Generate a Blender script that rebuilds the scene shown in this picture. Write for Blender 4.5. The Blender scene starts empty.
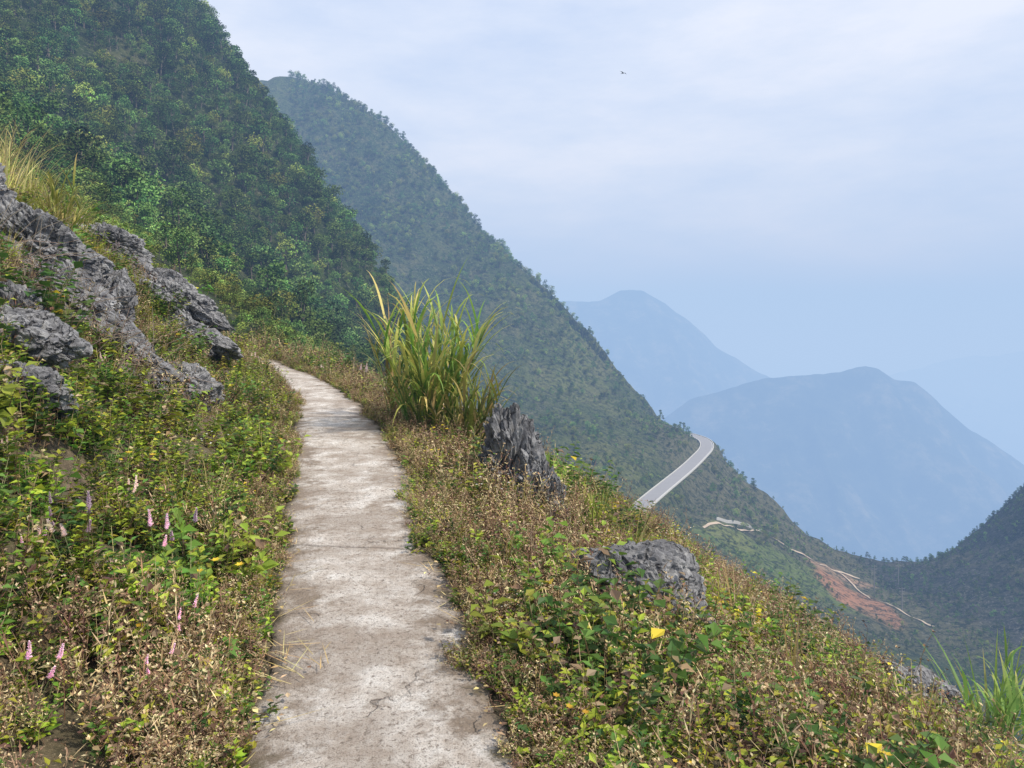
import bpy, bmesh, math, random
import numpy as np
from mathutils import Vector, Matrix, noise as mn

random.seed(7); np.random.seed(7)
R = random.Random(11)
scene = bpy.context.scene
scene.view_settings.view_transform = 'Standard'
scene.view_settings.look = 'None'
scene.view_settings.exposure = 0

# ------------------------------------------------------------------ noise
def _h(i, j, s):
    n = (i.astype(np.int64) * 374761393 + j.astype(np.int64) * 668265263 + s * 974634777) & 0xFFFFFFFF
    n = ((n ^ (n >> 13)) * 1274126177) & 0xFFFFFFFF
    n = n ^ (n >> 16)
    return (n & 0xFFFF) / 65535.0
def vnoise(x, y, s=0):
    x = np.asarray(x, float); y = np.asarray(y, float)
    i = np.floor(x); j = np.floor(y); fx = x - i; fy = y - j
    fx = fx * fx * (3 - 2 * fx); fy = fy * fy * (3 - 2 * fy)
    i = i.astype(np.int64); j = j.astype(np.int64)
    a = _h(i, j, s); b = _h(i + 1, j, s); c = _h(i, j + 1, s); d = _h(i + 1, j + 1, s)
    return (a * (1 - fx) + b * fx) * (1 - fy) + (c * (1 - fx) + d * fx) * fy
def fbm(x, y, o=4, s=0):
    t = 0; a = .5; f = 1.
    for k in range(o):
        t = t + a * (vnoise(x * f + 17.3 * k, y * f - 9.1 * k, s + k) - .5) * 2; a *= .5; f *= 2.03
    return t
def sstep(a, b, x):
    t = np.clip((x - a) / (b - a), 0, 1); return t * t * (3 - 2 * t)

# ------------------------------------------------------------------ path layout (metres)
PY = np.array([-8, -3, 0, 2.0, 2.6, 3.5, 4.55, 6.2, 9, 13.2, 18.2, 25, 32, 60.])
PX = np.array([.7, .30, .02, -.29, -.42, -.67, -.93, -1.32, -2.07, -3.33, -5.4, -8.9, -13.0, -28.])
PW = np.array([.56, .56, .55, .55, .54, .51, .53, .60, .64, .58, .50, .44, .42, .42])
def smooth_interp(y, K):
    y = np.asarray(y, float)
    o = 0
    for dlt, w in ((-.8, .2), (-.4, .2), (0, .2), (.4, .2), (.8, .2)):
        o = o + w * np.interp(y + dlt, PY, K)
    return o
def pc(y): return smooth_interp(y, PX)
def pw(y): return smooth_interp(y, PW)
def sp(t): return np.where(t > -1, (t + np.sqrt(t * t + .12)) / 2, 0) * 1.0
def nearH(x, y):
    x = np.asarray(x, float); y = np.asarray(y, float)
    c = pc(y); w = pw(y)
    dl = np.maximum(c - w - x, 0); dr = np.maximum(x - c - w, 0)
    left = .12 * dl + .9 * (sp(dl - .8) - sp(np.full_like(dl, -.8))) - .35 * (sp(dl - 3) - sp(np.full_like(dl, -3.)))
    left = np.maximum(left, 0)
    d2 = np.maximum(dr - .2, 0); dc = np.minimum(d2, 9)
    right = -(.29 * dc + .041 * dc * dc + 1.03 * np.maximum(d2 - 9, 0))
    off = np.minimum(np.maximum(dl, dr), 1.5) / 1.5
    bump = off * (.16 * fbm(x * .7, y * .7, 3, 5) + .07 * fbm(x * 3, y * 3, 3, 9))
    return left + right + bump

# ------------------------------------------------------------------ wide terrain, from surveyed points
CP = [(-98,230,95),(-81,220,70),(-59,205,43),(-43,190,22),(-30,175,8),(-25,160,-1),(-20,140,-14),
 (-104,150,64),(-61,110,21),(-46,110,12),(-26,90,-2),(-37,60,11),(-14,40,.5),(-150,180,120),(-160,120,95),(-100,80,50),
 (-60,50,27),(-60,20,34),(-40,0,22),(-100,0,60),(-130,250,122),(-200,220,160),(-75,170,47),
 (-60,300,-5),(-90,290,20),(-20,260,-45),(-150,330,60),(-10,200,-50),(-25,215,-32),(-45,240,-5),
 (-420,640,170),(-300,620,175),(-200,600,184),(-160,585,181),(-125,570,163),(-82,540,129),(-43,510,87),(-8,480,46),(23,450,10),(50,420,-21),
 (72,385,-48),(85,352,-58),(94,335,-65),(112,310,-79),(120,280,-86),(123,255,-90),
 (-120,450,60),(-200,450,90),(-50,380,10),(-20,340,-10),(22,330,-30),(5,260,-40),(20,210,-52),(35,255,-45),(55,300,-47),(60,340,-46),
 (33.6,211,-57.5),(55,255,-57.5),(76,299,-57.5),(85,321,-57.5),(87,340,-57.5),
 (74,240,-71),(93,240,-80),(60,200,-70),(95,290,-73),(107,235,-86),(98,210,-86),(112,170,-84),
 (131,250,-91),(145,240,-86),(162,243,-75),(173,250,-67),(220,270,-30),(150,180,-80),(200,180,-52),(140,205,-83),(300,230,20),
 (140,330,-150),(180,380,-180),(300,330,-60),(120,400,-140),(100,450,-130),(60,520,-90),(0,600,-40),(-100,700,60),(-250,720,120),(250,500,-230),(400,400,-200),
 (30,60,-30),(60,100,-60),(20,100,-40),(60,150,-70),(100,60,-80),(5,150,-45),(100,110,-84),(30,-50,-35),(-10,-60,0),(150,0,-110),
 (300,900,-520),(600,600,-500),(800,300,-450),(900,1200,-800),(0,1300,-500),(-400,1200,-200),(1200,800,-820),(1200,0,-800),(600,0,-350),(200,-200,-160),(-500,300,260),(-500,0,220),(-200,-200,60)]
CP = np.array(CP, float)
gx, gy = np.meshgrid(np.arange(-14, 15, 4.), np.array([-8, 0, 8, 16, 24, 30.]))
nn = np.column_stack([gx.ravel(), gy.ravel(), nearH(gx.ravel(), gy.ravel())])
CP = np.vstack([CP, nn])
def kern(dx, dy): return np.sqrt(dx * dx + dy * dy + 36.)
N = len(CP)
A = kern(CP[:, 0][:, None] - CP[:, 0][None], CP[:, 1][:, None] - CP[:, 1][None])
Pm = np.column_stack([np.ones(N), CP[:, 0], CP[:, 1]])
M = np.block([[A, Pm], [Pm.T, np.zeros((3, 3))]])
sol = np.linalg.solve(M, np.concatenate([CP[:, 2], np.zeros(3)]))
ROAD = np.array([(-30,95),(5,155),(20,184),(33.6,211),(44,233),(55,255),(66,277),(76,299),(83,315),(87,330),(87,343),(81,357),(68,372),(40,400),(10,440)], float)
def resample(P, step, it=3):
    P = P.copy()
    for _ in range(it):
        Q = [P[0]]
        for a, b in zip(P[:-1], P[1:]): Q += [a * .75 + b * .25, a * .25 + b * .75]
        Q.append(P[-1]); P = np.array(Q)
    L = np.concatenate([[0], np.cumsum(np.linalg.norm(np.diff(P, axis=0), axis=1))])
    t = np.arange(0, L[-1], step)
    return np.column_stack([np.interp(t, L, P[:, k]) for k in range(P.shape[1])])
ROADR = resample(ROAD, 2.0)
TRACK = resample(np.array([(60,232),(74,244),(88,250),(104,250),(112,253),(120,253)], float), 1.5)
TRACK2 = resample(np.array([(110,252),(113,243),(111,233),(116,222),(119,208)], float), 1.5)
WALL = resample(np.array([(67,243),(76,249),(86,253)], float), 1.5)
def pdist(x, y, P):
    sh = x.shape; x = x.ravel(); y = y.ravel()
    out = np.full(x.shape, 1e9)
    m = (x > P[:, 0].min() - 20) & (x < P[:, 0].max() + 20) & (y > P[:, 1].min() - 20) & (y < P[:, 1].max() + 20)
    xs = x[m]; ys = y[m]; o = np.full(xs.shape, 1e9)
    for a in P: o = np.minimum(o, np.hypot(xs - a[0], ys - a[1]))
    out[m] = o
    return out.reshape(sh)
def H(x, y):
    x = np.asarray(x, float); y = np.asarray(y, float); sh = x.shape
    xf = x.ravel(); yf = y.ravel(); z = sol[N] + sol[N + 1] * xf + sol[N + 2] * yf
    for k in range(N): z = z + sol[k] * kern(xf - CP[k, 0], yf - CP[k, 1])
    dist = np.hypot(xf, yf)
    amp = np.clip((dist - 30) / 300, 0, 1.6)
    z = z + amp * (6.5 * fbm(xf / 38, yf / 60, 5, 3) + 2.2 * fbm(xf / 7, yf / 7, 3, 21))
    w = sstep(0, 1, np.maximum.reduce([(yf - 22) / 14, (xf - 12) / 12, (-xf - 13) / 12, (-yf - 8) / 10]))
    z = nearH(xf, yf) * (1 - w) + z * w
    d = pdist(xf, yf, ROADR); f = sstep(3.6, 8, d)
    z = -57.5 * (1 - f) + z * f
    return np.maximum(z, -805).reshape(sh)

# ------------------------------------------------------------------ mesh helpers
def grid_mesh(name, X, Y, Z, cols=None, uv=None):
    ny, nx = X.shape
    me = bpy.data.meshes.new(name)
    v = np.column_stack([X.ravel(), Y.ravel(), Z.ravel()])
    me.vertices.add(len(v)); me.vertices.foreach_set('co', v.ravel())
    i = np.arange((ny - 1) * (nx - 1)); r = i // (nx - 1); c = i % (nx - 1); a = r * nx + c
    f = np.column_stack([a, a + 1, a + nx + 1, a + nx])
    me.loops.add(f.size); me.loops.foreach_set('vertex_index', f.ravel())
    me.polygons.add(len(f)); me.polygons.foreach_set('loop_start', np.arange(0, f.size, 4))
    me.polygons.foreach_set('loop_total', np.full(len(f), 4))
    me.polygons.foreach_set('use_smooth', np.ones(len(f), bool))
    me.update(calc_edges=True); me.validate()
    if cols is not None:
        at = me.color_attributes.new('Col', 'FLOAT_COLOR', 'POINT')
        cc = np.column_stack([cols.reshape(-1, 3), np.ones(len(v))]); at.data.foreach_set('color', cc.ravel())
    if uv is not None:
        at = me.attributes.new('pq', 'FLOAT_VECTOR', 'POINT')
        at.data.foreach_set('vector', np.column_stack([uv.reshape(-1, 2), np.zeros(len(v))]).ravel())
    ob = bpy.data.objects.new(name, me); scene.collection.objects.link(ob)
    return ob

class MB:
    def __init__(s): s.v = []; s.f = []; s.c = []; s.m = []
    def leaf(s, p, d, up, L, W, col, droop=.25):
        d = d.normalized(); side = d.cross(up)
        if side.length < 1e-3: side = d.cross(Vector((1, 0, .3)))
        side.normalize(); n = side.cross(d)
        k = len(s.v)
        mid = p + d * L * .45
        s.v += [p, mid + side * W * .5 + n * W * .12, p + d * L - n * L * droop, mid - side * W * .5 + n * W * .12, ]
        s.f.append((k, k + 1, k + 2, k + 3)); s.c.append(col); s.m.append(0)
    def blade(s, p, d, L, W, col, curve=1.0, seg=5, tipcol=None):
        d = d.normalized(); side = d.cross(Vector((0, 0, 1)))
        if side.length < 1e-2: side = Vector((R.uniform(-1, 1), R.uniform(-1, 1), 0))
        side.normalize(); k = len(s.v); q = p.copy(); dd = d.copy()
        for i in range(seg + 1):
            t = i / seg; w = W * (1 - t ** 1.7) * (.6 + .8 * min(t * 3, 1) * .5)
            s.v += [q - side * w * .5, q + side * w * .5]
            q = q + dd * (L / seg); dd = (dd + Vector((0, 0, -curve / seg * (.4 + t)))).normalized()
        for i in range(seg):
            a = k + i * 2; s.f.append((a, a + 1, a + 3, a + 2)); s.m.append(0)
            t = i / seg
            s.c.append(col if tipcol is None else tuple(col[j] * (1 - t) + tipcol[j] * t for j in range(3)))
    def tube(s, pts, rad, col, n=5, mi=0):
        k = len(s.v)
        for i, p in enumerate(pts):
            d = (pts[min(i + 1, len(pts) - 1)] - pts[max(i - 1, 0)]).normalized()
            a = d.cross(Vector((0, 1, .13))).normalized(); b = d.cross(a)
            for j in range(n):
                t = 2 * math.pi * j / n; s.v.append(p + (a * math.cos(t) + b * math.sin(t)) * rad[i])
        for i in range(len(pts) - 1):
            for j in range(n):
                s.f.append((k + i * n + j, k + i * n + (j + 1) % n, k + (i + 1) * n + (j + 1) % n, k + (i + 1) * n + j))
                s.c.append(col); s.m.append(mi)
    def obj(s, name, mats, link=True, smooth=False):
        me = bpy.data.meshes.new(name); me.from_pydata([tuple(v) for v in s.v], [], s.f)
        at = me.color_attributes.new('Col', 'FLOAT_COLOR', 'CORNER')
        arr = np.repeat(np.array([(*c, 1) for c in s.c]), [len(f) for f in s.f], axis=0)
        at.data.foreach_set('color', arr.ravel())
        for m in (mats if isinstance(mats, list) else [mats]): me.materials.append(m)
        me.polygons.foreach_set('material_index', s.m)
        if smooth: me.polygons.foreach_set('use_smooth', [True] * len(s.f))
        ob = bpy.data.objects.new(name, me)
        if link: scene.collection.objects.link(ob)
        return ob

# ------------------------------------------------------------------ materials
class NT:
    def __init__(s, tree): s.t = tree; tree.nodes.clear()
    def n(s, typ, **kw):
        nd = s.t.nodes.new(typ)
        for k, v in kw.items(): setattr(nd, k, v)
        return nd
    def L(s, a, b): s.t.links.new(a, b)
    def noise(s, vec, scale, detail=4, rough=.55):
        nd = s.n('ShaderNodeTexNoise'); nd.inputs['Scale'].default_value = scale; nd.inputs['Detail'].default_value = detail
        nd.inputs['Roughness'].default_value = rough
        if vec is not None: s.L(vec, nd.inputs['Vector'])
        return nd.outputs['Fac']
    def ramp(s, fac, stops):
        nd = s.n('ShaderNodeValToRGB'); e = nd.color_ramp.elements
        while len(e) < len(stops): e.new(.5)
        for el, (p, c) in zip(e, stops):
            el.position = p; el.color = (*c, 1) if len(c) == 3 else c
        s.L(fac, nd.inputs[0]); return nd.outputs[0]
    def mix(s, fac, a, b, mode='MIX'):
        nd = s.n('ShaderNodeMix', data_type='RGBA', blend_type=mode)
        for k, v in ((0, fac), (6, a), (7, b)):
            if hasattr(v, 'is_output'): s.L(v, nd.inputs[k])
            else: nd.inputs[k].default_value = v if k == 0 else (*v, 1)
        return nd.outputs[2]
    def math(s, op, a, b=0.):
        nd = s.n('ShaderNodeMath', operation=op)
        for k, v in ((0, a), (1, b)):
            if hasattr(v, 'is_output'): s.L(v, nd.inputs[k])
            else: nd.inputs[k].default_value = v
        return nd.outputs[0]
def newmat(name):
    m = bpy.data.materials.new(name); m.use_nodes = True; return m, NT(m.node_tree)
def g3(v): return (v, v, v)

def leaf_mat(name, trans=.3, vary=.25, spec=.25, big=None):
    m, t = newmat(name)
    col = t.n('ShaderNodeAttribute', attribute_name='Col').outputs['Color']
    rnd = t.n('ShaderNodeObjectInfo').outputs['Random']
    hsv = t.n('ShaderNodeHueSaturation')
    t.L(col, hsv.inputs['Color'])
    t.L(t.math('ADD', t.math('MULTIPLY', rnd, .05), .475), hsv.inputs['Hue'])
    geo = t.n('ShaderNodeNewGeometry')
    nz = t.noise(geo.outputs['Position'], .9 if big is None else big, 2)
    v = t.math('ADD', t.math('MULTIPLY', rnd, vary * 2), 1 - vary)
    v = t.math('MULTIPLY', v, t.math('ADD', t.math('MULTIPLY', nz, .8 if big is None else 1.3), .6 if big is None else .35))
    t.L(v, hsv.inputs['Value'])
    if trans > 0:
        p = t.n('ShaderNodeBsdfPrincipled'); t.L(hsv.outputs[0], p.inputs['Base Color'])
        p.inputs['Roughness'].default_value = .5; p.inputs['Specular IOR Level'].default_value = spec
        tr = t.n('ShaderNodeBsdfTranslucent'); t.L(hsv.outputs[0], tr.inputs[0])
        mx = t.n('ShaderNodeMixShader'); mx.inputs[0].default_value = trans
        t.L(p.outputs[0], mx.inputs[1]); t.L(tr.outputs[0], mx.inputs[2]); sh = mx.outputs[0]
    else:
        p = t.n('ShaderNodeBsdfDiffuse'); t.L(hsv.outputs[0], p.inputs[0]); sh = p.outputs[0]
    o = t.n('ShaderNodeOutputMaterial'); t.L(sh, o.inputs[0])
    return m
LEAF = leaf_mat('leaf_green', .32, .32)
DRY = leaf_mat('dry_plant', 0, .32, .1)
TREELEAF = leaf_mat('tree_foliage', 0, .48, .1, .045)

def attr_mat(name, rough=.9):
    m, t = newmat(name)
    col = t.n('ShaderNodeAttribute', attribute_name='Col').outputs['Color']
    p = t.n('ShaderNodeBsdfDiffuse'); t.L(col, p.inputs[0])
    o = t.n('ShaderNodeOutputMaterial'); t.L(p.outputs[0], o.inputs[0]); return m
BARK = attr_mat('bark')

def soil_mat():
    m, t = newmat('soil')
    pos = t.n('ShaderNodeNewGeometry').outputs['Position']
    a = t.noise(pos, 1.2, 4, .65); b = t.noise(pos, 14, 6, .7); c = t.noise(pos, 90, 3, .7)
    col = t.ramp(b, [(.3, (.045, .034, .022)), (.5, (.12, .088, .055)), (.68, (.25, .19, .125))])
    col = t.mix(t.ramp(a, [(.42, g3(0)), (.62, g3(.6))]), col, (.07, .085, .027))
    col = t.mix(t.ramp(c, [(.58, g3(0)), (.70, g3(.8))]), col, (.38, .31, .2))
    p = t.n('ShaderNodeBsdfPrincipled'); t.L(col, p.inputs['Base Color']); p.inputs['Roughness'].default_value = .95
    bp = t.n('ShaderNodeBump'); bp.inputs['Distance'].default_value = .05; bp.inputs['Strength'].default_value = .8
    t.L(t.math('ADD', b, t.math('MULTIPLY', c, .3)), bp.inputs['Height']); t.L(bp.outputs[0], p.inputs['Normal'])
    o = t.n('ShaderNodeOutputMaterial'); t.L(p.outputs[0], o.inputs[0]); return m

def terrain_mat():
    m, t = newmat('hillside_cover')
    pos = t.n('ShaderNodeNewGeometry').outputs['Position']
    col = t.n('ShaderNodeAttribute', attribute_name='Col').outputs['Color']
    a = t.noise(pos, .40, 6, .75); b = t.noise(pos, .06, 5, .65); c = t.noise(pos, 1.1, 4, .75)
    col = t.mix(t.ramp(b, [(.48, g3(0)), (.64, g3(.5))]), col, (.17, .16, .08))
    col = t.mix(t.ramp(a, [(.42, g3(.85)), (.54, g3(0))]), col, (.022, .038, .018))
    col = t.mix(t.ramp(c, [(.55, g3(0)), (.65, g3(.5))]), col, (.28, .27, .24))
    p = t.n('ShaderNodeBsdfPrincipled'); t.L(col, p.inputs['Base Color']); p.inputs['Roughness'].default_value = 1
    p.inputs['Specular IOR Level'].default_value = .05
    bp = t.n('ShaderNodeBump'); bp.inputs['Distance'].default_value = 2; bp.inputs['Strength'].default_value = 1
    t.L(t.math('ADD', a, t.math('MULTIPLY', c, .5)), bp.inputs['Height']); t.L(bp.outputs[0], p.inputs['Normal'])
    o = t.n('ShaderNodeOutputMaterial'); t.L(p.outputs[0], o.inputs[0]); return m

def far_mat():
    m, t = newmat('distant_hill_cover')
    pos = t.n('ShaderNodeNewGeometry').outputs['Position']
    a = t.noise(pos, .010, 8, .72)
    col = t.ramp(a, [(.35, (.008, .018, .018)), (.52, (.032, .046, .034)), (.68, (.12, .12, .085))])
    p = t.n('ShaderNodeBsdfDiffuse'); t.L(col, p.inputs[0])
    o = t.n('ShaderNodeOutputMaterial'); t.L(p.outputs[0], o.inputs[0]); return m

def rock_mat():
    m, t = newmat('limestone')
    tc = t.n('ShaderNodeNewGeometry').outputs['Position']
    mp = t.n('ShaderNodeMapping'); t.L(tc, mp.inputs[0]); mp.inputs['Scale'].default_value = (1, 1, .55); mp.inputs['Rotation'].default_value = (.2, .5, .2)
    v = mp.outputs[0]
    a = t.noise(v, 2.2, 7, .7); b = t.noise(v, 12, 8, .75); c = t.noise(v, 60, 4, .7)
    col = t.ramp(b, [(.28, (.075, .075, .083)), (.44, (.21, .21, .22)), (.58, (.38, .38, .38)), (.72, (.62, .61, .58))])
    col = t.mix(t.ramp(a, [(.38, g3(.75)), (.56, g3(0))]), col, (.10, .10, .11))
    vo = t.n('ShaderNodeTexVoronoi', feature='DISTANCE_TO_EDGE'); vo.inputs['Scale'].default_value = 4
    nn_ = t.n('ShaderNodeTexNoise'); nn_.inputs['Scale'].default_value = 6; nn_.inputs['Detail'].default_value = 5; t.L(v, nn_.inputs['Vector'])
    sc = t.n('ShaderNodeVectorMath', operation='SCALE'); t.L(nn_.outputs['Color'], sc.inputs[0]); sc.inputs['Scale'].default_value = .45
    ad = t.n('ShaderNodeVectorMath', operation='ADD'); t.L(v, ad.inputs[0]); t.L(sc.outputs[0], ad.inputs[1]); t.L(ad.outputs[0], vo.inputs['Vector'])
    ck = t.ramp(vo.outputs['Distance'], [(0, g3(1)), (.05, g3(0))])
    col = t.mix(t.math('MULTIPLY', ck, .75), col, (.03, .029, .03))
    p = t.n('ShaderNodeBsdfPrincipled'); t.L(col, p.inputs['Base Color']); p.inputs['Roughness'].default_value = .85
    bp = t.n('ShaderNodeBump'); bp.inputs['Distance'].default_value = .05; bp.inputs['Strength'].default_value = .9
    hh = t.math('SUBTRACT', t.math('ADD', b, t.math('MULTIPLY', c, .25)), t.math('MULTIPLY', ck, .5))
    t.L(hh, bp.inputs['Height']); t.L(bp.outputs[0], p.inputs['Normal'])
    o = t.n('ShaderNodeOutputMaterial'); t.L(p.outputs[0], o.inputs[0]); return m

def concrete_mat():
    m, t = newmat('weathered_concrete')
    pos = t.n('ShaderNodeNewGeometry').outputs['Position']
    pq = t.n('ShaderNodeAttribute', attribute_name='pq').outputs['Vector']
    sx = t.n('ShaderNodeSeparateXYZ'); t.L(pq, sx.inputs[0])
    ac = sx.outputs[0]; al = sx.outputs[1]
    a = t.noise(pos, 1.3, 6, .68); b = t.noise(pos, 6, 8, .74); c = t.noise(pos, 38, 6, .78); d = t.noise(pos, 150, 3, .7); a2 = t.noise(pos, 3.3, 7, .75)
    col = t.ramp(b, [(.32, (.42, .35, .29)), (.45, (.60, .54, .48)), (.58, (.75, .71, .66)), (.72, (.84, .82, .79))])
    edge = t.math('ADD', t.math('MULTIPLY', t.math('POWER', t.math('ABSOLUTE', ac), 1.4), 1.15), t.math('MULTIPLY', t.math('SUBTRACT', a2, .5), 4.2))
    col = t.mix(t.ramp(edge, [(.36, g3(0)), (.95, g3(.9))]), col, (.22, .165, .115))
    col = t.mix(t.ramp(a, [(.42, g3(.65)), (.55, g3(0))]), col, (.30, .235, .18))
    col = t.mix(t.ramp(c, [(.38, g3(.85)), (.47, g3(0))]), col, (.16, .125, .095))
    col = t.mix(t.ramp(d, [(.38, g3(.7)), (.47, g3(0))]), col, (.17, .14, .115))
    rim = t.math('ADD', t.math('ABSOLUTE', ac), t.math('MULTIPLY', t.math('SUBTRACT', b, .5), 1.1))
    col = t.mix(t.ramp(rim, [(.78, g3(0)), (.96, g3(.92))]), col, (.12, .095, .05))
    j = t.math('ABSOLUTE', t.math('SUBTRACT', t.math('FRACT', t.math('ADD', t.math('DIVIDE', t.math('ADD', al, 1.55), 4.3), t.math('ADD', t.math('MULTIPLY', t.math('SUBTRACT', b, .5), .03), t.math('MULTIPLY', ac, .015)))), .5))
    jm = t.math('MULTIPLY', t.ramp(j, [(0.0, g3(1)), (.004, g3(0))]), .5)
    vor = t.n('ShaderNodeTexVoronoi', feature='DISTANCE_TO_EDGE'); vor.inputs['Scale'].default_value = .9
    wv = t.n('ShaderNodeVectorMath', operation='ADD'); t.L(pos, wv.inputs[0])
    nn_ = t.n('ShaderNodeTexNoise'); nn_.inputs['Scale'].default_value = 4; nn_.inputs['Detail'].default_value = 6; t.L(pos, nn_.inputs['Vector'])
    sc = t.n('ShaderNodeVectorMath', operation='SCALE'); t.L(nn_.outputs['Color'], sc.inputs[0]); sc.inputs['Scale'].default_value = .5
    t.L(sc.outputs[0], wv.inputs[1]); t.L(wv.outputs[0], vor.inputs['Vector'])
    cr = t.ramp(vor.outputs['Distance'], [(0, g3(.7)), (.006, g3(0))])
    crk = t.math('MAXIMUM', jm, t.math('MULTIPLY', cr, t.ramp(a2, [(.48, g3(0)), (.58, g3(1))])))
    col = t.mix(crk, col, (.07, .055, .045))
    p = t.n('ShaderNodeBsdfPrincipled'); t.L(col, p.inputs['Base Color']); p.inputs['Roughness'].default_value = .9
    bp = t.n('ShaderNodeBump'); bp.inputs['Distance'].default_value = .016; bp.inputs['Strength'].default_value = .95
    hh = t.math('SUBTRACT', t.math('ADD', t.math('MULTIPLY', b, 1.2), t.math('MULTIPLY', c, 1.1)), crk)
    t.L(hh, bp.inputs['Height']); t.L(bp.outputs[0], p.inputs['Normal'])
    o = t.n('ShaderNodeOutputMaterial'); t.L(p.outputs[0], o.inputs[0]); return m
def plain(name, col, rough=.8, ns=3., var=.25):
    m, t = newmat(name)
    pos = t.n('ShaderNodeNewGeometry').outputs['Position']
    n_ = t.noise(pos, ns, 6, .7)
    c = t.mix(n_, tuple(x * (1 - var) for x in col), tuple(x * (1 + var) for x in col))
    p = t.n('ShaderNodeBsdfPrincipled'); t.L(c, p.inputs['Base Color']); p.inputs['Roughness'].default_value = rough
    o = t.n('ShaderNodeOutputMaterial'); t.L(p.outputs[0], o.inputs[0]); return m
SOIL = soil_mat(); TERR = terrain_mat(); FAR = far_mat(); ROCK = rock_mat(); CONC = concrete_mat()

# ------------------------------------------------------------------ ground
xs = np.arange(-15, 16.01, .09); ys = np.arange(-6, 32.01, .09)
X, Y = np.meshgrid(xs, ys); Z = H(X, Y)
ob = grid_mesh('ground', X, Y, Z); ob.data.materials.append(SOIL)

def axis(lo, c0, c1, hi, st, g=1.08):
    a = list(np.arange(c0, c1, st)); s = st; v = a[-1]; r = []
    while v < hi: s *= g; v += s; r.append(v)
    s = st; v = c0; l = []
    while v > lo: s *= g; v -= s; l.append(v)
    return np.array(l[::-1] + a + r)
xs = axis(-650, -170, 230, 1500, 1.6); ys = axis(-400, -20, 470, 1800, 1.6)
X, Y = np.meshgrid(xs, ys); Z = H(X, Y)
inner = sstep(0, 2.5, np.minimum.reduce([X + 14.5, 15.5 - X, Y + 5.5, 31.5 - Y]))
Z = Z - .05 - inner * .9
def blob(cx, cy, rx, ry, s=1, ns=9.):
    d = np.hypot((X - cx) / rx, (Y - cy) / ry) + .45 * fbm(X / ns, Y / ns, 4, 40 + s)
    return 1 - sstep(.8, 1.1, d)
base = np.zeros(X.shape + (3,)); base[:] = (.05, .078, .026)
def lay(mask, c):
    global base
    base = base * (1 - mask[..., None]) + np.array(c) * mask[..., None]
lay(sstep(-.1, .4, fbm(X / 30, Y / 45, 4, 77)) * .6, (.085, .11, .036))
lay(sstep(-20, 25, X) * sstep(200, 230, Y) * (1 - sstep(400, 440, Y)) * (.25 + .6 * sstep(-.2, .3, fbm(X / 18, Y / 30, 4, 79))), (.15, .17, .06))
lay(sstep(50, 62, X) * sstep(170, 200, Y) * (1 - sstep(330, 350, Y)) * .7, (.15, .14, .09))
lay(blob(80, 225, 24, 20, 2) * .85, (.15, .21, .055))
lay(blob(66, 232, 9, 8, 3) * .6, (.24, .26, .08))
lay(sstep(124, 132, X) * sstep(140, 170, Y) * .9, (.065, .07, .066))
lay(blob(105, 226, 9, 20, 4), (.46, .24, .14))
lay(blob(110, 248, 14, 6, 5) * .85, (.47, .31, .20))
ob = grid_mesh('mountain', X, Y, Z, base); ob.data.materials.append(TERR)

bm = bmesh.new(); bmesh.ops.create_grid(bm, x_segments=40, y_segments=40, size=20000)
me = bpy.data.meshes.new('valley_floor'); bm.to_mesh(me); bm.free()
vf = bpy.data.objects.new('valley_floor', me); vf.location = (0, 15000, -800); scene.collection.objects.link(vf); me.materials.append(FAR)

def far_hill(name, y0, pts, front, back, seed, amp):
    P = np.array(pts, float); x0, x1 = P[0, 0], P[-1, 0]
    xs = np.linspace(x0 - 150, x1 + 150, 320); vs = np.linspace(-1, 1, 161)
    X, V = np.meshgrid(xs, vs)
    Rz = np.interp(X, P[:, 0], P[:, 1])
    Yg = y0 + np.where(V < 0, V * front, V * back)
    Rz = Rz + amp * .4 * fbm(X / 90, X * 0, 5, seed)
    t = np.abs(V); prof = (1 - t) ** 1.15
    Z = -810 + (Rz + 810) * prof
    rid = 1 - 2 * np.abs(fbm(X / 260, Yg / 600, 4, seed + 5))
    Z = Z + amp * 3.2 * (rid - 1) * np.minimum(t * 5, 1) + amp * .8 * fbm(X / 60, Yg / 80, 4, seed + 9) * np.minimum(t * 8, 1)
    ob = grid_mesh(name, X, Yg, Z); ob.data.materials.append(FAR); return ob
far_hill('distant_hill', 2200, [(200,-560),(380,-385),(529,-266),(648,-230),(767,-200),(856,-192),(975,-183),(1020,-170),(1050,-166),(1088,-177),(1133,-204),(1198,-213),(1237,-242),(1287,-290),(1391,-370),(1522,-459),(1748,-623),(1950,-800)], 900, 900, 101, 28)
far_hill('distant_hill', 3200, [(-500,-200),(-52,-60),(207,40),(380,45),(467,84),(520,88),(575,79),(662,36),(770,-50),(878,-150),(1007,-236),(1137,-301),(1332,-430),(1678,-690),(1800,-800)], 1200, 900, 131, 32)
far_hill('distant_hill', 6000, [(1500,-800),(1930,-687),(2740,-600),(3308,-468),(3630,-388),(4150,-339),(5575,-160),(7000,-300)], 2200, 1500, 161, 60)

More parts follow.
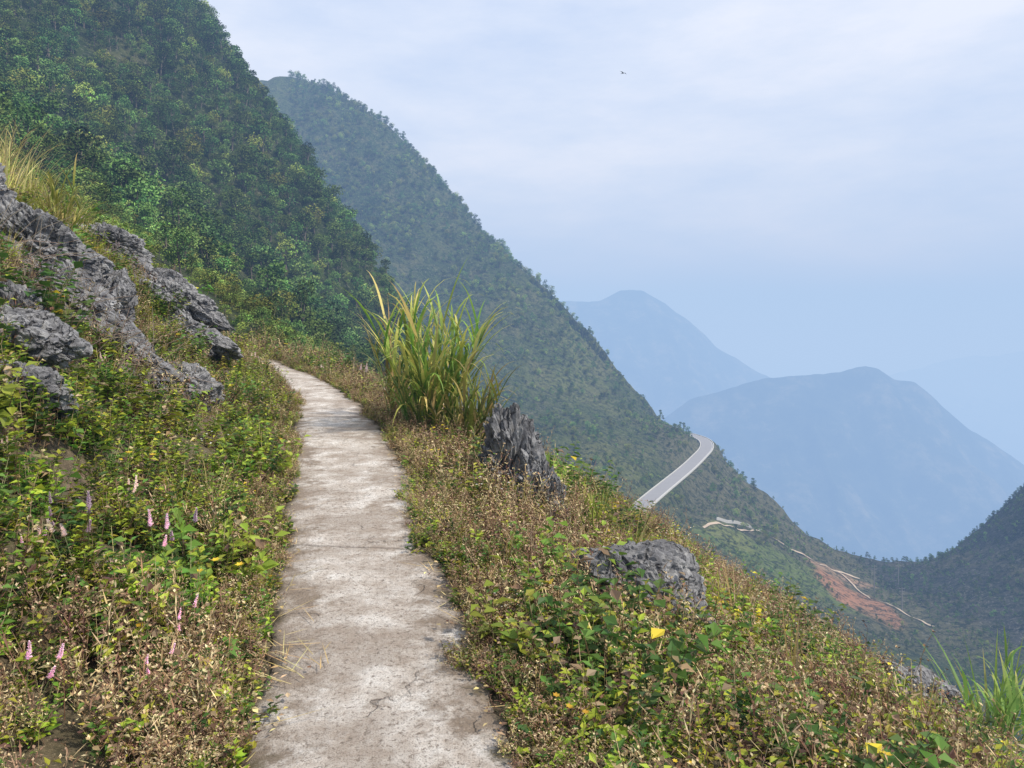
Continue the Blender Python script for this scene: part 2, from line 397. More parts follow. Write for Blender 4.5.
# ------------------------------------------------------------------ footpath
al = np.arange(-4, 31, .035); ac = np.linspace(-1, 1, 25)
AC, AL = np.meshgrid(ac, al)
cx = pc(AL); hw = pw(AL)
sg = np.sign(AC) * 31
jit = .07 * fbm(AL * 1.1 + sg, AL * 0, 2, 61) + .09 * fbm(AL * 5 + sg, AL * 0, 4, 66) + .02
Xp = cx + AC * (hw + jit)
Zp = np.full(Xp.shape, .03) + .012 * fbm(Xp * 1.5, AL * 1.5, 3, 8) - .02 * np.abs(AC) ** 6
Xp[:, 0] = (cx + ac[1] * (hw + jit))[:, 0] - .02; Zp[:, 0] = -.06
Xp[:, -1] = (cx + ac[-2] * (hw + jit))[:, -1] + .02; Zp[:, -1] = -.06
ob = grid_mesh('footpath', Xp, AL, Zp, uv=np.stack([AC, AL], -1)); ob.data.materials.append(CONC)

# ------------------------------------------------------------------ mountain road
def ribbon(name, P, z, hw, mat, lift=None, off=0):
    T = np.gradient(P, axis=0); T /= np.linalg.norm(T, axis=1)[:, None]; Nn = np.column_stack([T[:, 1], -T[:, 0]])
    C = P + Nn * off
    cols = np.linspace(-1, 1, 5)
    X = C[:, 0][:, None] + Nn[:, 0][:, None] * cols * hw; Yg = C[:, 1][:, None] + Nn[:, 1][:, None] * cols * hw
    Z = np.full(X.shape, z) if lift is None else H(X, Yg) + lift
    ob = grid_mesh(name, X, Yg, Z); ob.data.materials.append(mat); return ob
rm = plain('road_asphalt_worn', (.26, .26, .27), .9, .6, .15)
road = ribbon('mountain_road', ROADR, -57.3, 2.5, rm)
wm = plain('kerb_concrete', (.5, .5, .48), .9, 1., .2)
def kerb(P, off, name, h=.25, hw=.15, base_z=None):
    T = np.gradient(P, axis=0); T /= np.linalg.norm(T, axis=1)[:, None]; Nn = np.column_stack([T[:, 1], -T[:, 0]])
    C = P + Nn * off; prof = [(-hw, -.6), (-hw, h), (hw, h), (hw, -.6)]
    zb = np.full(len(C), -57.3) if base_z is None else base_z
    X = np.stack([C[:, 0] + Nn[:, 0] * a for a, b in prof], 1); Yg = np.stack([C[:, 1] + Nn[:, 1] * a for a, b in prof], 1)
    Z = np.stack([zb + b for a, b in prof], 1)
    o = grid_mesh(name, X, Yg, Z); o.data.polygons.foreach_set('use_smooth', [False] * len(o.data.polygons)); o.data.materials.append(wm)
    return o
kerb(ROADR, 2.75, 'outer_kerb').parent = road; kerb(ROADR, -2.75, 'inner_kerb').parent = road
lm = plain('road_paint', (.7, .7, .68), .7, 2, .1)
o = ribbon('edge_line', ROADR, -57.29, .06, lm, off=2.2); o.parent = road
trk = plain('track_dirt', (.44, .36, .27), .95, .5, .3)
ribbon('dirt_track', TRACK, 0, .42, trk, lift=.3)
ribbon('dirt_track', TRACK2, 0, .35, trk, lift=.32)
kerb(WALL, 0, 'stone_wall', .9, .2, H(WALL[:, 0], WALL[:, 1]))

# ------------------------------------------------------------------ scatter
def scatter(name, pts, rots, scl, idx, coll):
    me = bpy.data.meshes.new(name); n = len(pts)
    me.vertices.add(n); me.vertices.foreach_set('co', np.asarray(pts, float).ravel())
    a = me.attributes.new('rot', 'FLOAT_VECTOR', 'POINT'); a.data.foreach_set('vector', np.asarray(rots, float).ravel())
    a = me.attributes.new('scl', 'FLOAT_VECTOR', 'POINT'); a.data.foreach_set('vector', np.asarray(scl, float).ravel())
    a = me.attributes.new('idx', 'INT', 'POINT'); a.data.foreach_set('value', np.asarray(idx, np.int32))
    ob = bpy.data.objects.new(name, me); scene.collection.objects.link(ob)
    ng = bpy.data.node_groups.new(name + '_gn', 'GeometryNodeTree')
    ng.interface.new_socket('Geometry', in_out='INPUT', socket_type='NodeSocketGeometry')
    ng.interface.new_socket('Geometry', in_out='OUTPUT', socket_type='NodeSocketGeometry')
    gi = ng.nodes.new('NodeGroupInput'); go = ng.nodes.new('NodeGroupOutput')
    ip = ng.nodes.new('GeometryNodeInstanceOnPoints'); ci = ng.nodes.new('GeometryNodeCollectionInfo')
    ci.inputs['Collection'].default_value = coll; ci.inputs['Separate Children'].default_value = True; ci.inputs['Reset Children'].default_value = True
    ip.inputs['Pick Instance'].default_value = True
    def na(nm, ty):
        q = ng.nodes.new('GeometryNodeInputNamedAttribute'); q.data_type = ty; q.inputs['Name'].default_value = nm
        return [s for s in q.outputs if s.enabled and s.name == 'Attribute'][0]
    ng.links.new(gi.outputs[0], ip.inputs['Points']); ng.links.new(ci.outputs[0], ip.inputs['Instance'])
    ng.links.new(na('rot', 'FLOAT_VECTOR'), ip.inputs['Rotation']); ng.links.new(na('scl', 'FLOAT_VECTOR'), ip.inputs['Scale'])
    ng.links.new(na('idx', 'INT'), ip.inputs['Instance Index'])
    ng.links.new(ip.outputs[0], go.inputs[0])
    md = ob.modifiers.new('scatter', 'NODES'); md.node_group = ng
    return ob
def coll_of(name, obs):
    c = bpy.data.collections.new(name)
    for i, o in enumerate(obs): o.name = '%s_%02d' % (name, i); c.objects.link(o)
    return c

def jitc(c, a=.25):
    k = 1 + R.uniform(-a, a); return tuple(max(0, x * k * (1 + R.uniform(-.08, .08))) for x in c)
def rv(h=0.):
    a = R.uniform(0, 2 * math.pi); return Vector((math.cos(a), math.sin(a), h))

GREENS = [(.20, .30, .03), (.32, .39, .04), (.11, .19, .03), (.42, .43, .055), (.06, .115, .028)]
BROWNS = [(.28, .18, .10), (.40, .30, .17), (.17, .10, .07), (.50, .40, .24)]
YEL = (.80, .58, .05)
def herb(hgt, nst, ll, pal, rad=.14, brown=.1, per=11):
    b = MB()
    for s in range(nst):
        d = rv(); r = rad * math.sqrt(R.random()); p = d * r; p.z = -.03
        lean = Vector((d.x * R.uniform(.0, .6), d.y * R.uniform(0, .6), 1)).normalized()
        h = hgt * R.uniform(.4, 1.15); top = p + lean * h + rv() * .02
        base = R.choice(pal); sc = R.choice(BROWNS)
        b.tube([p, (p + top) / 2 + rv() * .01, top], [.0022, .0018, .001], jitc(sc), 3)
        n = int(per * R.uniform(.7, 1.2))
        for i in range(n):
            t = .2 + .8 * i / n; q = p.lerp(top, t)
            dd = rv(R.uniform(-.1, .7)); L = ll * R.uniform(.55, 1.25) * (1.2 - .5 * t)
            c = jitc(R.choice(BROWNS)) if R.random() < brown else jitc(base, .3)
            if R.random() < .004: c = jitc(YEL)
            b.leaf(q, dd, Vector((R.uniform(-.4, .4), R.uniform(-.4, .4), 1)), L, L * R.uniform(.5, .75), c, R.uniform(0, .4))
    return b
def drycl(hgt, nst, rad=.14, gr=.4):
    b = MB()
    for s in range(nst):
        d = rv(); r = rad * math.sqrt(R.random()); p = d * r; p.z = -.03
        lean = Vector((d.x * R.uniform(.0, .8), d.y * R.uniform(0, .8), 1)).normalized()
        h = hgt * R.uniform(.5, 1.15); top = p + lean * h + rv() * .03
        c = R.choice(BROWNS); mid = (p + top) / 2 + rv() * .015
        b.tube([p, mid, top], [.002, .0015, .0008], jitc(c), 3)
        for i in range(6):
            q = p.lerp(mid, i / 5)
            if R.random() < gr: b.leaf(q, rv(.3), Vector((0, 0, 1)), R.uniform(.02, .045), R.uniform(.012, .022), jitc(R.choice(GREENS)), .2)
            q = mid.lerp(top, i / 5)
            br = (rv(R.uniform(.5, 1.4)) * R.uniform(.02, .06))
            b.leaf(q, br, Vector((0, 0, 1)), br.length, .006, jitc(c), 0)
            for k in range(3):
                b.leaf(q + br + rv() * .006, rv(.6), Vector((0, 0, 1)), R.uniform(.008, .022), R.uniform(.006, .014), jitc(R.choice(BROWNS), .3), 0)
    return b
def tuft(hgt, n, w, cols, rad=.06, curve=1.4):
    b = MB()
    for i in range(n):
        d = rv(); p = d * rad * R.random(); p.z = -.02
        dd = Vector((d.x * R.uniform(.1, .7), d.y * R.uniform(.1, .7), 1))
        c = jitc(R.choice(cols)); b.blade(p, dd, hgt * R.uniform(.5, 1.15), w * R.uniform(.6, 1.2), c, curve * R.uniform(.5, 1.3), 5)
    return b
def spikes(pinkish):
    b = herb(.22, 7, .05, GREENS, .1, .05)
    for i in range(3):
        p = rv() * .1 * R.random(); h = R.uniform(.26, .42); top = p + Vector((R.uniform(-.05, .05), R.uniform(-.05, .05), h))
        b.tube([p, top], [.002, .0015], (.12, .14, .05), 3)
        n = 80
        for k in range(n):
            t = k / n; q = p.lerp(top, .80 + .20 * t); w = .014 * (1 - .6 * t)
            b.leaf(q, rv(.6), Vector((0, 0, 1)), w * 1.3, w, jitc(pinkish, .1), 0)
    return b
def blossoms(col, n, sz):
    b = herb(.24, 9, .05, GREENS, .12, .05)
    for i in range(n):
        p = rv() * .15 * R.random(); p.z = R.uniform(.18, .32)
        for k in range(6):
            a = k * 1.047; b.leaf(p, Vector((math.cos(a), math.sin(a), .35)), Vector((0, 0, 1)), sz, sz * .7, jitc(col, .1), 0)
    return b

herbs = [herb(.26, 14, .055, GREENS[:3]), herb(.30, 12, .066, GREENS), herb(.2, 16, .048, GREENS[1:4]), herb(.28, 11, .08, GREENS[:2] + [GREENS[4]]),
         herb(.28, 14, .05, GREENS, brown=.45), herb(.36, 12, .055, GREENS[2:], brown=.35)]
herbs = [h.obj('h', LEAF, False) for h in herbs]
drys = [drycl(.30, 18), drycl(.38, 15, gr=.3), drycl(.24, 22)]
drys = [h.obj('d', DRY, False) for h in drys]
YG = [(.42, .44, .07), (.30, .36, .06), (.50, .42, .14)]; STRAW = [(.58, .45, .20), (.60, .50, .26), (.42, .31, .15)]
tufts = [tuft(.32, 34, .008, YG), tuft(.28, 36, .006, STRAW), tuft(.45, 30, .010, YG + STRAW)]
tufts = [h.obj('t', LEAF, False) for h in tufts]
flw = [spikes((.90, .70, .82)), spikes((.88, .76, .74)), blossoms(YEL, 3, .024), blossoms((.85, .83, .78), 8, .010)]
flw = [f.obj('f', LEAF, False) for f in flw]
big = [herb(.42, 20, .10, [(.07, .14, .03), (.11, .19, .035)], .22, .03, 12), herb(.42, 20, .085, [(.28, .34, .045), (.17, .26, .04)], .22, .08, 12)]
big = [h.obj('b', LEAF, False) for h in big]
PL = coll_of('plantsrc', herbs + drys + tufts + flw + big)
# indices: herbs 0-5 drys 6-8 tufts 9-11 flowers 12-15 big 16-17

pts = []; rots = []; scl = []; idx = []
def cand(n, y0, y1, m):
    y = np.random.uniform(y0, y1, n); x = np.random.uniform(-1, 1, n) * (.75 * y1 + m)
    k = np.abs(x) < .75 * y + m
    return x[k], y[k]
bands = [(1.2, 6, 52, 1.5, .96), (6, 14, 26, 2, 1.1), (14, 22, 11, 2.5, 1.6), (22, 34, 5, 3, 2.3)]
for y0, y1, dens, m, s0 in bands:
    area = (y1 - y0) * 2 * (.75 * y1 + m); x, y = cand(int(area * dens), y0, y1, m)
    kk = (x > -14.8) & (x < 15.8); x = x[kk]; y = y[kk]
    c = pc(y); w = pw(y); dl = c - w - x; dr = x - c - w; d = np.maximum(dl, dr)
    keep = d > np.random.uniform(.0, .10, len(x))
    keep &= dr < 9.5
    keep &= np.random.uniform(0, 1, len(x)) < (1. - .25 * (fbm(x * .9, y * .9, 3, 90) > .28))
    x = x[keep]; y = y[keep]; d = d[keep]; dl = dl[keep]
    z = H(x, y); n1 = fbm(x * .7, y * .7, 3, 33); n2 = fbm(x * 1.3, y * 1.3, 3, 34); rr = np.random.uniform(0, 1, len(x))
    for i in range(len(x)):
        left = dl[i] > 0
        gs = (.80 if left else .32) + 1.3 * n1[i] + (.20 if (not left and y[i] < 5) else 0)
        if rr[i] < gs: k = R.choice([0, 1, 2, 3, 4, 5]) if not left else R.choice([0, 1, 2, 3, 0, 1, 4])
        else: k = R.choice([6, 7, 8, 6, 5])
        if n2[i] > .22 and R.random() < (.22 if left else .35): k = R.choice([9, 10, 11])
        if left and y[i] > 6 and dl[i] > 2.6 and R.random() < .5: k = R.choice([9, 10, 11, 11])
        q = R.random()
        if left and y[i] < 5 and x[i] < -1.1 - .1 * y[i] and q > .93: k = R.choice([12, 12, 13])
        if q < .010: k = 13
        elif q < .018: k = 14
        elif q < .036: k = 15
        elif q < .060 and y[i] > 2.5: k = R.choice([16, 16, 17])
        s = s0 * R.uniform(.6, 1.25)
        if d[i] < .25: s *= .6
        if y[i] < 2.6: s *= .8
        if not left and d[i] > 2.5: s *= .8
        pts.append((x[i], y[i], z[i])); rots.append((R.uniform(-.2, .2), R.uniform(-.2, .2), R.uniform(0, 6.28))); scl.append((s, s, s * R.uniform(.8, 1.15))); idx.append(k)
# tight low growth hugging and spilling over the path edges
n = 3000
y = 1.5 + 20 * np.random.uniform(0, 1, n) ** 1.6; sd_ = np.where(np.random.uniform(0, 1, n) < .5, -1, 1); off = np.random.uniform(-.15, .26, n)
x = pc(y) + sd_ * (pw(y) + off); z = H(x, y)
nn3 = fbm(y * 1.2 + sd_ * 9, y * 0, 3, 71)
for i in range(n):
    if off[i] < .02 and nn3[i] < -.02 - off[i] * 2: continue
    s = R.uniform(.26, .58) * (1 + y[i] * .03)
    if off[i] < 0: s *= .7
    pts.append((x[i], y[i], max(z[i], 0) if off[i] > 0 else .03)); rots.append((R.uniform(-.5, .5), R.uniform(-.5, .5), R.uniform(0, 6.28))); scl.append((s * 1.15, s * 1.15, s * .8)); idx.append(R.choice([0, 1, 2, 3, 4, 5, 6, 8, 9, 10, 10, 7, 8, 6]))
scatter('undergrowth', pts, rots, scl, idx, PL)

# ------------------------------------------------------------------ trees
def tree(seed, leafc, hgt=4.2, wid=1.7, nl=8, q=75):
    R.seed(seed); b = MB()
    top = Vector((R.uniform(-.2, .2), R.uniform(-.2, .2), hgt * .7))
    b.tube([Vector((0, 0, -.8)), top * .5 + Vector((.08, 0, 0)), top], [.14, .10, .04], (.16, .14, .11), 6, 1)
    for i in range(nl):
        a = 2 * math.pi * i / nl + R.uniform(-.4, .4); rr = wid * R.uniform(.25, .75); zz = hgt * R.uniform(.25, .95)
        if i == 0: rr = 0; zz = hgt * .95
        c = Vector((math.cos(a) * rr, math.sin(a) * rr, zz)); sz = wid * R.uniform(.3, .5)
        b.tube([top * R.uniform(.4, .8), c], [.05, .015], (.14, .12, .10), 4, 1)
        bc = jitc(R.choice(leafc), .35)
        for k in range(q):
            d = Vector((R.gauss(0, 1), R.gauss(0, 1), R.gauss(.2, .9))).normalized()
            p = c + Vector((d.x, d.y, d.z * .75)) * sz * R.uniform(.6, 1.1)
            dd = (d + rv(R.uniform(-.5, .5)) * .9)
            L = R.uniform(.17, .33)
            b.leaf(p, dd, d, L, L * .75, jitc(bc, .25), .2)
    return b.obj('t', [TREELEAF, BARK], False)
DK = [(.075, .135, .042), (.11, .175, .05), (.05, .09, .036), (.16, .215, .065)]
LT = [(.19, .255, .06), (.25, .29, .07), (.14, .21, .055)]
trs = [tree(1, DK), tree(2, DK, 4.8, 1.6, 9), tree(3, DK, 3.6, 2.0, 9), tree(4, DK[1:], 4.2, 1.5, 7), tree(5, LT, 3.2, 1.8, 8), tree(6, LT, 2.2, 1.7, 7)]
TC = coll_of('treesrc', trs)
R.seed(5)
def jgrid(x0, x1, y0, y1, st):
    gx, gy = np.meshgrid(np.arange(x0, x1, st), np.arange(y0, y1, st))
    return (gx + np.random.uniform(-.5, .5, gx.shape) * st).ravel(), (gy + np.random.uniform(-.5, .5, gx.shape) * st).ravel()
def plant(name, x, y, sfun, kfun):
    z = H(x, y); P = []; Ro = []; S = []; I = []
    for i in range(len(x)):
        s = sfun(i)
        if s <= 0: continue
        P.append((x[i], y[i], z[i])); Ro.append((R.uniform(-.1, .1), R.uniform(-.1, .1), R.uniform(0, 6.28))); S.append((s, s, s * R.uniform(.85, 1.2))); I.append(kfun(i))
    scatter(name, P, Ro, S, I, TC)
x, y = jgrid(-240, 0, 45, 275, 2.6)
k = (x > -.78 * y - 25) & (x < -.12 * y)
x = x[k]; y = y[k]
far = sstep(55, 95, np.hypot(x, y)); nf = fbm(x / 16, y / 16, 3, 55)
plant('forest', x, y, lambda i: (0.9 * (.4 + .6 * far[i]) * R.choice([.55, .7, .85, 1.05, 1.3, 1.7])) * (0 if R.random() < .08 else 1),
      lambda i: (R.choice([4, 5, 3, 5, 2]) if R.random() > far[i] * .85 + .1 + nf[i] * .3 else R.choice([0, 1, 2, 3, 0, 1, 2, 3, 4])))
x, y = jgrid(-45, 0, 30, 70, 1.4)
k = (x > -.78 * y - 5) & (x < -.2 * y + 1) & (np.abs(x - pc(y)) > 1.6)
x = x[k]; y = y[k]
plant('shrubs', x, y, lambda i: R.uniform(.18, .4) * (1 if R.random() < .85 else 0), lambda i: R.choice([4, 5, 5, 4, 2, 5]))
x, y = jgrid(-330, 100, 200, 640, 3.3)
k = (x > -.62 * y) & (y > 235) & (pdist(x, y, ROADR) > 5.5) & (x > -.30 * y)
x = x[k]; y = y[k]; nf3 = fbm(x / 22, y / 30, 4, 57); hz = H(x, y)
plant('mountain_woodland', x, y, lambda i: (0 if R.random() < .14 - .6 * nf3[i] + (.36 if hz[i] < 15 - 120 * nf3[i] else 0) else R.choice([.35, .5, .6, .75, 1.0, 1.3]) * (1 if hz[i] > 10 else .7)),
      lambda i: (R.choice([0, 1, 2, 3, 0, 4]) if nf3[i] < .12 else R.choice([2, 4, 5, 3])) if hz[i] > 15 else R.choice([0, 2, 4, 5, 3, 4]))
x, y = jgrid(45, 260, 150, 350, 2.1)
k = (pdist(x, y, ROADR) > 4.5) & (pdist(x, y, TRACK) > 1.8) & (pdist(x, y, TRACK2) > 1.5) & (np.hypot((x - 106) / 9, (y - 232) / 20) > 1)
x = x[k]; y = y[k]; nf4 = fbm(x / 12, y / 12, 4, 58)
plant('scrub', x, y, lambda i: (0 if R.random() < .58 - .9 * nf4[i] - (.18 if x[i] > 125 else 0) else R.uniform(.15, .38) * (1.2 if x[i] > 125 else 1)), lambda i: R.choice([0, 2, 3, 4, 5]) if x[i] < 125 else R.choice([0, 2, 0, 1]))

# ------------------------------------------------------------------ rocks
def rock(name, loc, size, seed, rot=(0, 0, 0), jag=.22, flute=.09, sub=6, planes=13):
    rr = random.Random(seed * 13 + 5)
    pl = []
    for k in range(planes):
        nrm = Vector((rr.gauss(0, 1), rr.gauss(0, 1), rr.gauss(0, 1))).normalized(); pl.append((nrm, rr.uniform(.6, .98)))
    bm = bmesh.new(); bmesh.ops.create_icosphere(bm, subdivisions=sub, radius=1)
    o = Vector((seed * 7.3, seed * 3.1, seed * 1.7))
    for v in bm.verts:
        u = v.co.normalized(); wv = mn.noise_vector(u * 2.2 + o) * .22; uu = (u + wv).normalized()
        r = 1.15
        for nrm, dd in pl:
            c = uu.dot(nrm)
            if c > .05: r = min(r, dd / c)
        n1 = mn.fractal(u * 1.6 + o, 1, 2, 3)
        g1 = abs(mn.noise(Vector((u.x * 3.8, u.y * 3.8, u.z * 1.2)) + o)); g2 = abs(mn.noise(Vector((u.x * 8, u.y * 8, u.z * 3.5)) - o))
        n3 = mn.fractal(u * 7 + o, .7, 2, 4)
        r += jag * n1 - flute * 3.0 * max(0, .16 - g1) / .16 * .7 - flute * max(0, .15 - g2) / .15 + .06 * n3
        v.co = u * max(r, .15)
    me = bpy.data.meshes.new(name)
    M4 = Matrix.Translation(loc) @ Matrix.Rotation(rot[2], 4, 'Z') @ Matrix.Rotation(rot[1], 4, 'Y') @ Matrix.Rotation(rot[0], 4, 'X') @ Matrix.Diagonal((*size, 1))
    bmesh.ops.transform(bm, matrix=M4, verts=bm.verts)
    bm.to_mesh(me); bm.free()
    ob = bpy.data.objects.new(name, me); scene.collection.objects.link(ob); me.materials.append(ROCK)
    return ob
def gz(x, y): return float(H(np.array([x]), np.array([y]))[0])
def grock(x, y, up, size, seed, rot=(0, 0, 0), **kw):
    return rock('limestone_rock', (x, y, gz(x, y) + up), size, seed, rot, **kw)
# left outcrop: slabs dipping down to the right
grock(-5.2, 8.0, .22, (.76, .55, .44), 1, (0, .5, .2))
grock(-4.75, 7.7, .12, (.74, .5, .36), 2, (.2, .6, .1))
grock(-4.15, 7.9, .10, (.68, .45, .30), 3, (0, .6, 0))
grock(-5.8, 7.8, .25, (.5, .45, .50), 4, (0, .3, .5))
grock(-4.7, 8.5, .26, (.46, .35, .38), 18, (0, .4, 1.5))
grock(-6.2, 13.2, .25, (1.2, .6, .42), 5, (0, .42, 0))
grock(-5.4, 12.2, .14, (.95, .5, .34), 6, (0, .55, 0))
grock(-5.8, 12.6, .36, (.6, .4, .34), 19, (.3, .45, .6))
grock(-4.0, 9.0, .02, (.5, .4, .3), 7, (0, .4, 0))
grock(-3.65, 5.4, .08, (.44, .38, .26), 8, (0, .4, 0))
grock(-3.95, 5.9, .10, (.34, .35, .28), 20, (.4, .4, .9))
grock(-3.08, 4.7, .08, (.27, .27, .18), 9, (0, .3, 0))
grock(-7.3, 13.5, .3, (.7, .5, .34), 10, (0, .3, 0))
# right side
grock(-.02, 7.2, .20, (.34, .28, .60), 11, (.05, -.32, .3), jag=.42, flute=.2, planes=18)
grock(.28, 7.15, .06, (.28, .24, .50), 12, (0, -.22, .9), jag=.42, flute=.2, planes=18)
grock(.08, 7.0, .02, (.20, .2, .38), 22, (.2, -.2, 2.1), jag=.4, flute=.18)
grock(.80, 4.9, .16, (.44, .38, .30), 23, (0, .25, .5), jag=.10, flute=.05, planes=10)
grock(1.05, 4.75, .08, (.28, .26, .22), 13, (0, .3, 1.2), jag=.10, flute=.05, planes=10)
grock(3.45, 6.2, .16, (.40, .28, .20), 14, (0, .5, .1))
grock(4.3, 6.6, .06, (.55, .25, .13), 15, (0, .45, -.2))
grock(.5, 3.9, .10, (.12, .09, .08), 16, sub=5)
grock(5.3, 9.2, .1, (.25, .2, .2), 17, (0, .5, 0))

# ------------------------------------------------------------------ cane grasses
def cane(name, x, y, n, h, w, seed, cols, tips, spread=.25, fan=50, cv=(.6, 2.2), out=.75, lf=(.25, .48)):
    R.seed(seed); b = MB()
    for i in range(n):
        d = rv(); p = d * spread * R.random(); hh = h * R.uniform(.4, .75)
        lean = Vector((d.x * R.uniform(0, .5), d.y * R.uniform(0, .5), 1)).normalized()
        c = jitc(R.choice(cols)); top = p + lean * hh
        b.tube([p - lean * .2, top], [.009, .005], jitc((.24, .27, .09)), 4)
        for k in range(10):
            t = .2 + .8 * k / 9; q = p.lerp(top, t); s = rv(R.uniform(.8, 2.0)) + lean * (1.4 * t)
            b.blade(q, s, h * R.uniform(*lf), w * R.uniform(.7, 1.2), jitc(R.choice(cols), .35), R.uniform(*cv) * 1.7, 7, jitc(R.choice(tips)))
    for i in range(fan):
        d = rv(); p = d * spread * R.random()
        s = Vector((d.x * R.uniform(.05, out), d.y * R.uniform(.05, out), 1))
        b.blade(p, s, h * R.uniform(.5, 1.05), w * R.uniform(.8, 1.3), jitc(R.choice(cols), .35), R.uniform(*cv), 8, jitc(R.choice(tips)))
    ob = b.obj(name, LEAF); ob.location = (x, y, gz(x, y)); return ob
CG = [(.14, .24, .04), (.24, .32, .05), (.09, .16, .035), (.34, .36, .07), (.48, .37, .14)]; CT = [(.42, .42, .10), (.58, .44, .18), (.24, .32, .06)]
cane('cane_grass', -1.15, 9.9, 28, 2.25, .052, 21, CG, CT, .30, 24, out=.5, lf=(.28, .5))
cane('cane_grass', -.60, 9.4, 13, 1.45, .045, 22, CG + [(.48, .37, .14)], CT, .26, 20, out=.6, lf=(.28, .5))
cane('cane_grass', -1.65, 10.9, 10, 2.0, .042, 23, CG, CT, .22, 10, out=.4)
cane('cane_grass', 4.85, 7.5, 10, 1.4, .035, 24, [(.22, .34, .08), (.30, .42, .11)], CG, .18, 45)
cane('cane_grass', -6.9, 11.3, 6, 1.2, .035, 25, [(.34, .38, .06), (.42, .42, .1)], CT, .25, 40)
cane('cane_grass', -7.7, 11.2, 6, 1.2, .02, 26, STRAW + YG, STRAW, .5, 80)
cane('cane_grass', -8.9, 12.6, 6, 1.3, .02, 28, STRAW, STRAW, .6, 80)
cane('cane_grass', .75, 6.9, 4, .55, .018, 27, [(.34, .42, .06)], CG, .15, 30)

def shrub(name, x, y, h, r, ll, pal, seed, n=30):
    R.seed(seed); ob = herb(h, n, ll, pal, r, .05, 16).obj(name, LEAF); ob.location = (x, y, gz(x, y)); return ob
shrub('leafy_shrub', -4.15, 6.1, .7, .35, .11, [(.07, .14, .03), (.11, .19, .035)], 31, 34)
shrub('leafy_shrub', 1.3, 4.6, .22, .18, .09, [(.2, .32, .04), (.36, .42, .05)], 32, 22)
shrub('leafy_shrub', 1.55, 5.2, .34, .22, .09, [(.32, .4, .04), (.75, .54, .05)], 33, 20)
shrub('leafy_shrub', .2, 3.1, .22, .15, .05, [(.10, .18, .035)], 34, 16)
shrub('leafy_shrub', -6.8, 19.0, .8, .6, .12, [(.28, .36, .05), (.18, .28, .04)], 37, 30)
shrub('leafy_shrub', 4.2, 9.2, .45, .5, .07, [(.16, .2, .04), (.25, .28, .05)], 38, 30)
shrub('leafy_shrub', -6.2, 24.0, 1.0, .9, .12, [(.28, .36, .05), (.18, .28, .04)], 39, 34)

# straw and fallen leaves on the path
R.seed(44); b = MB()
for i in range(170):
    if i < 26: px, py_ = R.gauss(-.95, .10), R.gauss(3.3, .16); a = R.gauss(2.2, .6)
    else:
        py_ = R.uniform(2.2, 9); c0 = float(pc(py_)); w0 = float(pw(py_)); px = c0 + R.choice([-1, 1, 1]) * w0 * R.uniform(.7, 1.05); a = R.uniform(0, 3.14)
    d = Vector((math.cos(a), math.sin(a), 0)); L = R.uniform(.06, .28)
    b.blade(Vector((px, py_, .052)), d + Vector((0, 0, .05)), L, .005, jitc(R.choice(STRAW)), .03, 3)
for i in range(380):
    py_ = R.uniform(2.2, 9); c0 = float(pc(py_)); w0 = float(pw(py_)); px = c0 + R.choice([-1, 1]) * w0 * (1.05 - abs(R.gauss(0, .16)))
    b.leaf(Vector((px, py_, .055)), rv(.05), Vector((0, 0, 1)), R.uniform(.015, .045), R.uniform(.01, .025), jitc(R.choice(BROWNS + STRAW)), .05)
b.obj('dry_straw', DRY)
b = MB()
for i in range(130):
    p = Vector((R.uniform(-5.1, -3.6), R.uniform(6.0, 7.6), 0)); p.z = gz(p.x, p.y)
    d = Vector((R.uniform(-.2, 1), R.uniform(-.4, .2), R.uniform(-.1, .9))).normalized(); L = R.uniform(.4, 1.0)
    P_ = [p + d * L * t + Vector((0, 0, -.25 * t * t + .25 * t)) + rv() * .015 for t in (0, .3, .6, 1)]
    b.tube(P_, [.004, .003, .0025, .0015], jitc((.45, .37, .28)), 4)
b.obj('bare_twigs', DRY)

# ------------------------------------------------------------------ utility poles
pm = plain('pole_concrete', (.22, .21, .20), .9, 2, .1)
def pole(x, y, h):
    z = gz(x, y); b = MB()
    b.tube([Vector((0, 0, -.5)), Vector((0, 0, h))], [.18, .11], (1, 1, 1), 8)
    for zz in (h - .4, h - 1.3): b.tube([Vector((-.9, 0, zz)), Vector((.9, 0, zz))], [.06, .06], (1, 1, 1), 6)
    for xx in (-.8, 0, .8): b.tube([Vector((xx, 0, h - .4)), Vector((xx, 0, h - .1))], [.05, .05], (1, 1, 1), 6)
    ob = b.obj('utility_pole', pm, smooth=True); ob.location = (x, y, z)
pole(130.5, 250, 8.5); pole(119, 243, 8.5); pole(117, 222, 7)

# ------------------------------------------------------------------ bird
b = MB()
b.tube([Vector((0, -.22, 0)), Vector((0, -.15, .01)), Vector((0, 0, 0)), Vector((0, .15, .0)), Vector((0, .3, 0))], [.012, .04, .06, .035, .008], (.05, .05, .05), 8)
for s in (-1, 1):
    k = len(b.v)
    W = [(0, -.08, .02), (s * .25, -.12, .10), (s * .6, 0, .06), (s * .25, .06, .10), (0, .1, .02)]
    b.v += [Vector(w) for w in W]; b.f += [(k, k + 1, k + 3, k + 4), (k + 1, k + 2, k + 3)]; b.c += [(.05, .05, .05)] * 2; b.m += [0, 0]
k = len(b.v); b.v += [Vector((0, .2, 0)), Vector((-.07, .4, 0)), Vector((.07, .4, 0))]; b.f.append((k, k + 1, k + 2)); b.c.append((.05, .05, .05)); b.m.append(0)
o = b.obj('bird', BARK); o.location = (13.5, 90, 30.4); o.rotation_euler = (.1, .15, .6)

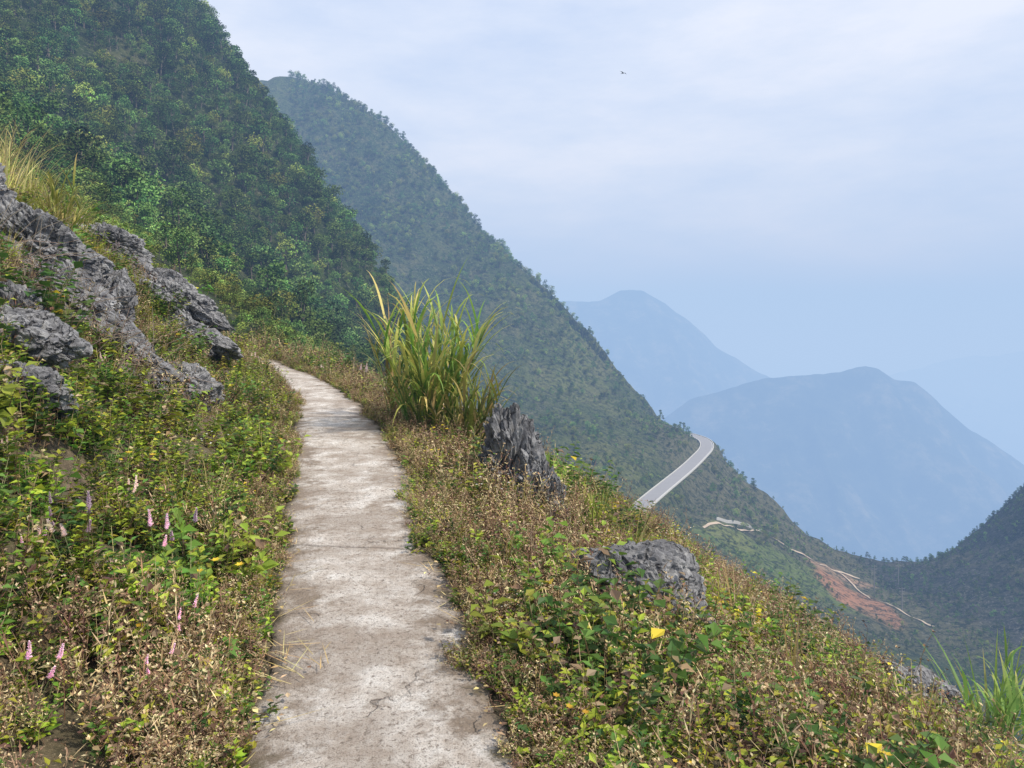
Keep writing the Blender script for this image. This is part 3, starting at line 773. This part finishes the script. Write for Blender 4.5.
# ------------------------------------------------------------------ haze
bm = bmesh.new(); bmesh.ops.create_cube(bm, size=1)
me = bpy.data.meshes.new('haze'); bm.to_mesh(me); bm.free()
hz_ = bpy.data.objects.new('haze', me); hz_.scale = (24000, 24000, 1070); hz_.location = (0, 8000, -810 + 535); scene.collection.objects.link(hz_)
m, t = newmat('haze_air')
SIG = np.array((.00045, .00055, .00070)); LH = np.array((.46, .62, .86))
ab = t.n('ShaderNodeVolumeAbsorption'); ab.inputs['Density'].default_value = .001
ab.inputs['Color'].default_value = (*(1 - SIG / .001), 1)
em = t.n('ShaderNodeEmission'); e = SIG * LH; em.inputs['Color'].default_value = (*(e / e.max()), 1); em.inputs['Strength'].default_value = float(e.max())
ad = t.n('ShaderNodeAddShader'); t.L(ab.outputs[0], ad.inputs[0]); t.L(em.outputs[0], ad.inputs[1])
o = t.n('ShaderNodeOutputMaterial'); t.L(ad.outputs[0], o.inputs['Volume']); me.materials.append(m)

# ------------------------------------------------------------------ sky, sun
EL = math.radians(50); AZ = math.radians(112)   # azimuth clockwise from +Y
w = bpy.data.worlds.new('World'); scene.world = w; w.use_nodes = True; t = NT(w.node_tree)
sk = t.n('ShaderNodeTexSky'); sk.sky_type = 'NISHITA'; sk.sun_disc = False; sk.sun_elevation = EL; sk.sun_rotation = AZ; sk.air_density = 1.5; sk.dust_density = 3
b1 = t.n('ShaderNodeBackground'); t.L(sk.outputs[0], b1.inputs[0]); b1.inputs[1].default_value = .1
tc = t.n('ShaderNodeTexCoord').outputs['Generated']
mp = t.n('ShaderNodeMapping'); t.L(tc, mp.inputs[0]); mp.inputs['Scale'].default_value = (1, 1, 3.2)
nz = t.noise(mp.outputs[0], 2.6, 7, .58)
cc = t.ramp(nz, [(.34, (.66, .76, .98)), (.5, (.80, .87, 1.03)), (.64, (.95, .98, 1.08))])
b2 = t.n('ShaderNodeBackground'); t.L(cc, b2.inputs[0]); b2.inputs[1].default_value = 1.15
mx = t.n('ShaderNodeMixShader'); mx.inputs[0].default_value = .85; t.L(b1.outputs[0], mx.inputs[1]); t.L(b2.outputs[0], mx.inputs[2])
o = t.n('ShaderNodeOutputWorld'); t.L(mx.outputs[0], o.inputs[0])
sd = bpy.data.lights.new('sun', 'SUN'); sd.energy = 4.6; sd.angle = math.radians(3); sd.color = (1, .94, .84)
so = bpy.data.objects.new('sun', sd); scene.collection.objects.link(so)
sdir = Vector((math.sin(AZ) * math.cos(EL), math.cos(AZ) * math.cos(EL), math.sin(EL)))
so.rotation_euler = sdir.to_track_quat('Z', 'Y').to_euler()

cd = bpy.data.cameras.new('camera'); cam = bpy.data.objects.new('camera', cd); scene.collection.objects.link(cam)
cam.location = (0, 0, 1.6); cam.rotation_euler = (math.radians(90), 0, 0)
cd.sensor_width = 36; cd.lens = 740 / 1024 * 36; cd.shift_y = -74 / 1024; cd.clip_end = 60000; cd.clip_start = .05
scene.camera = cam
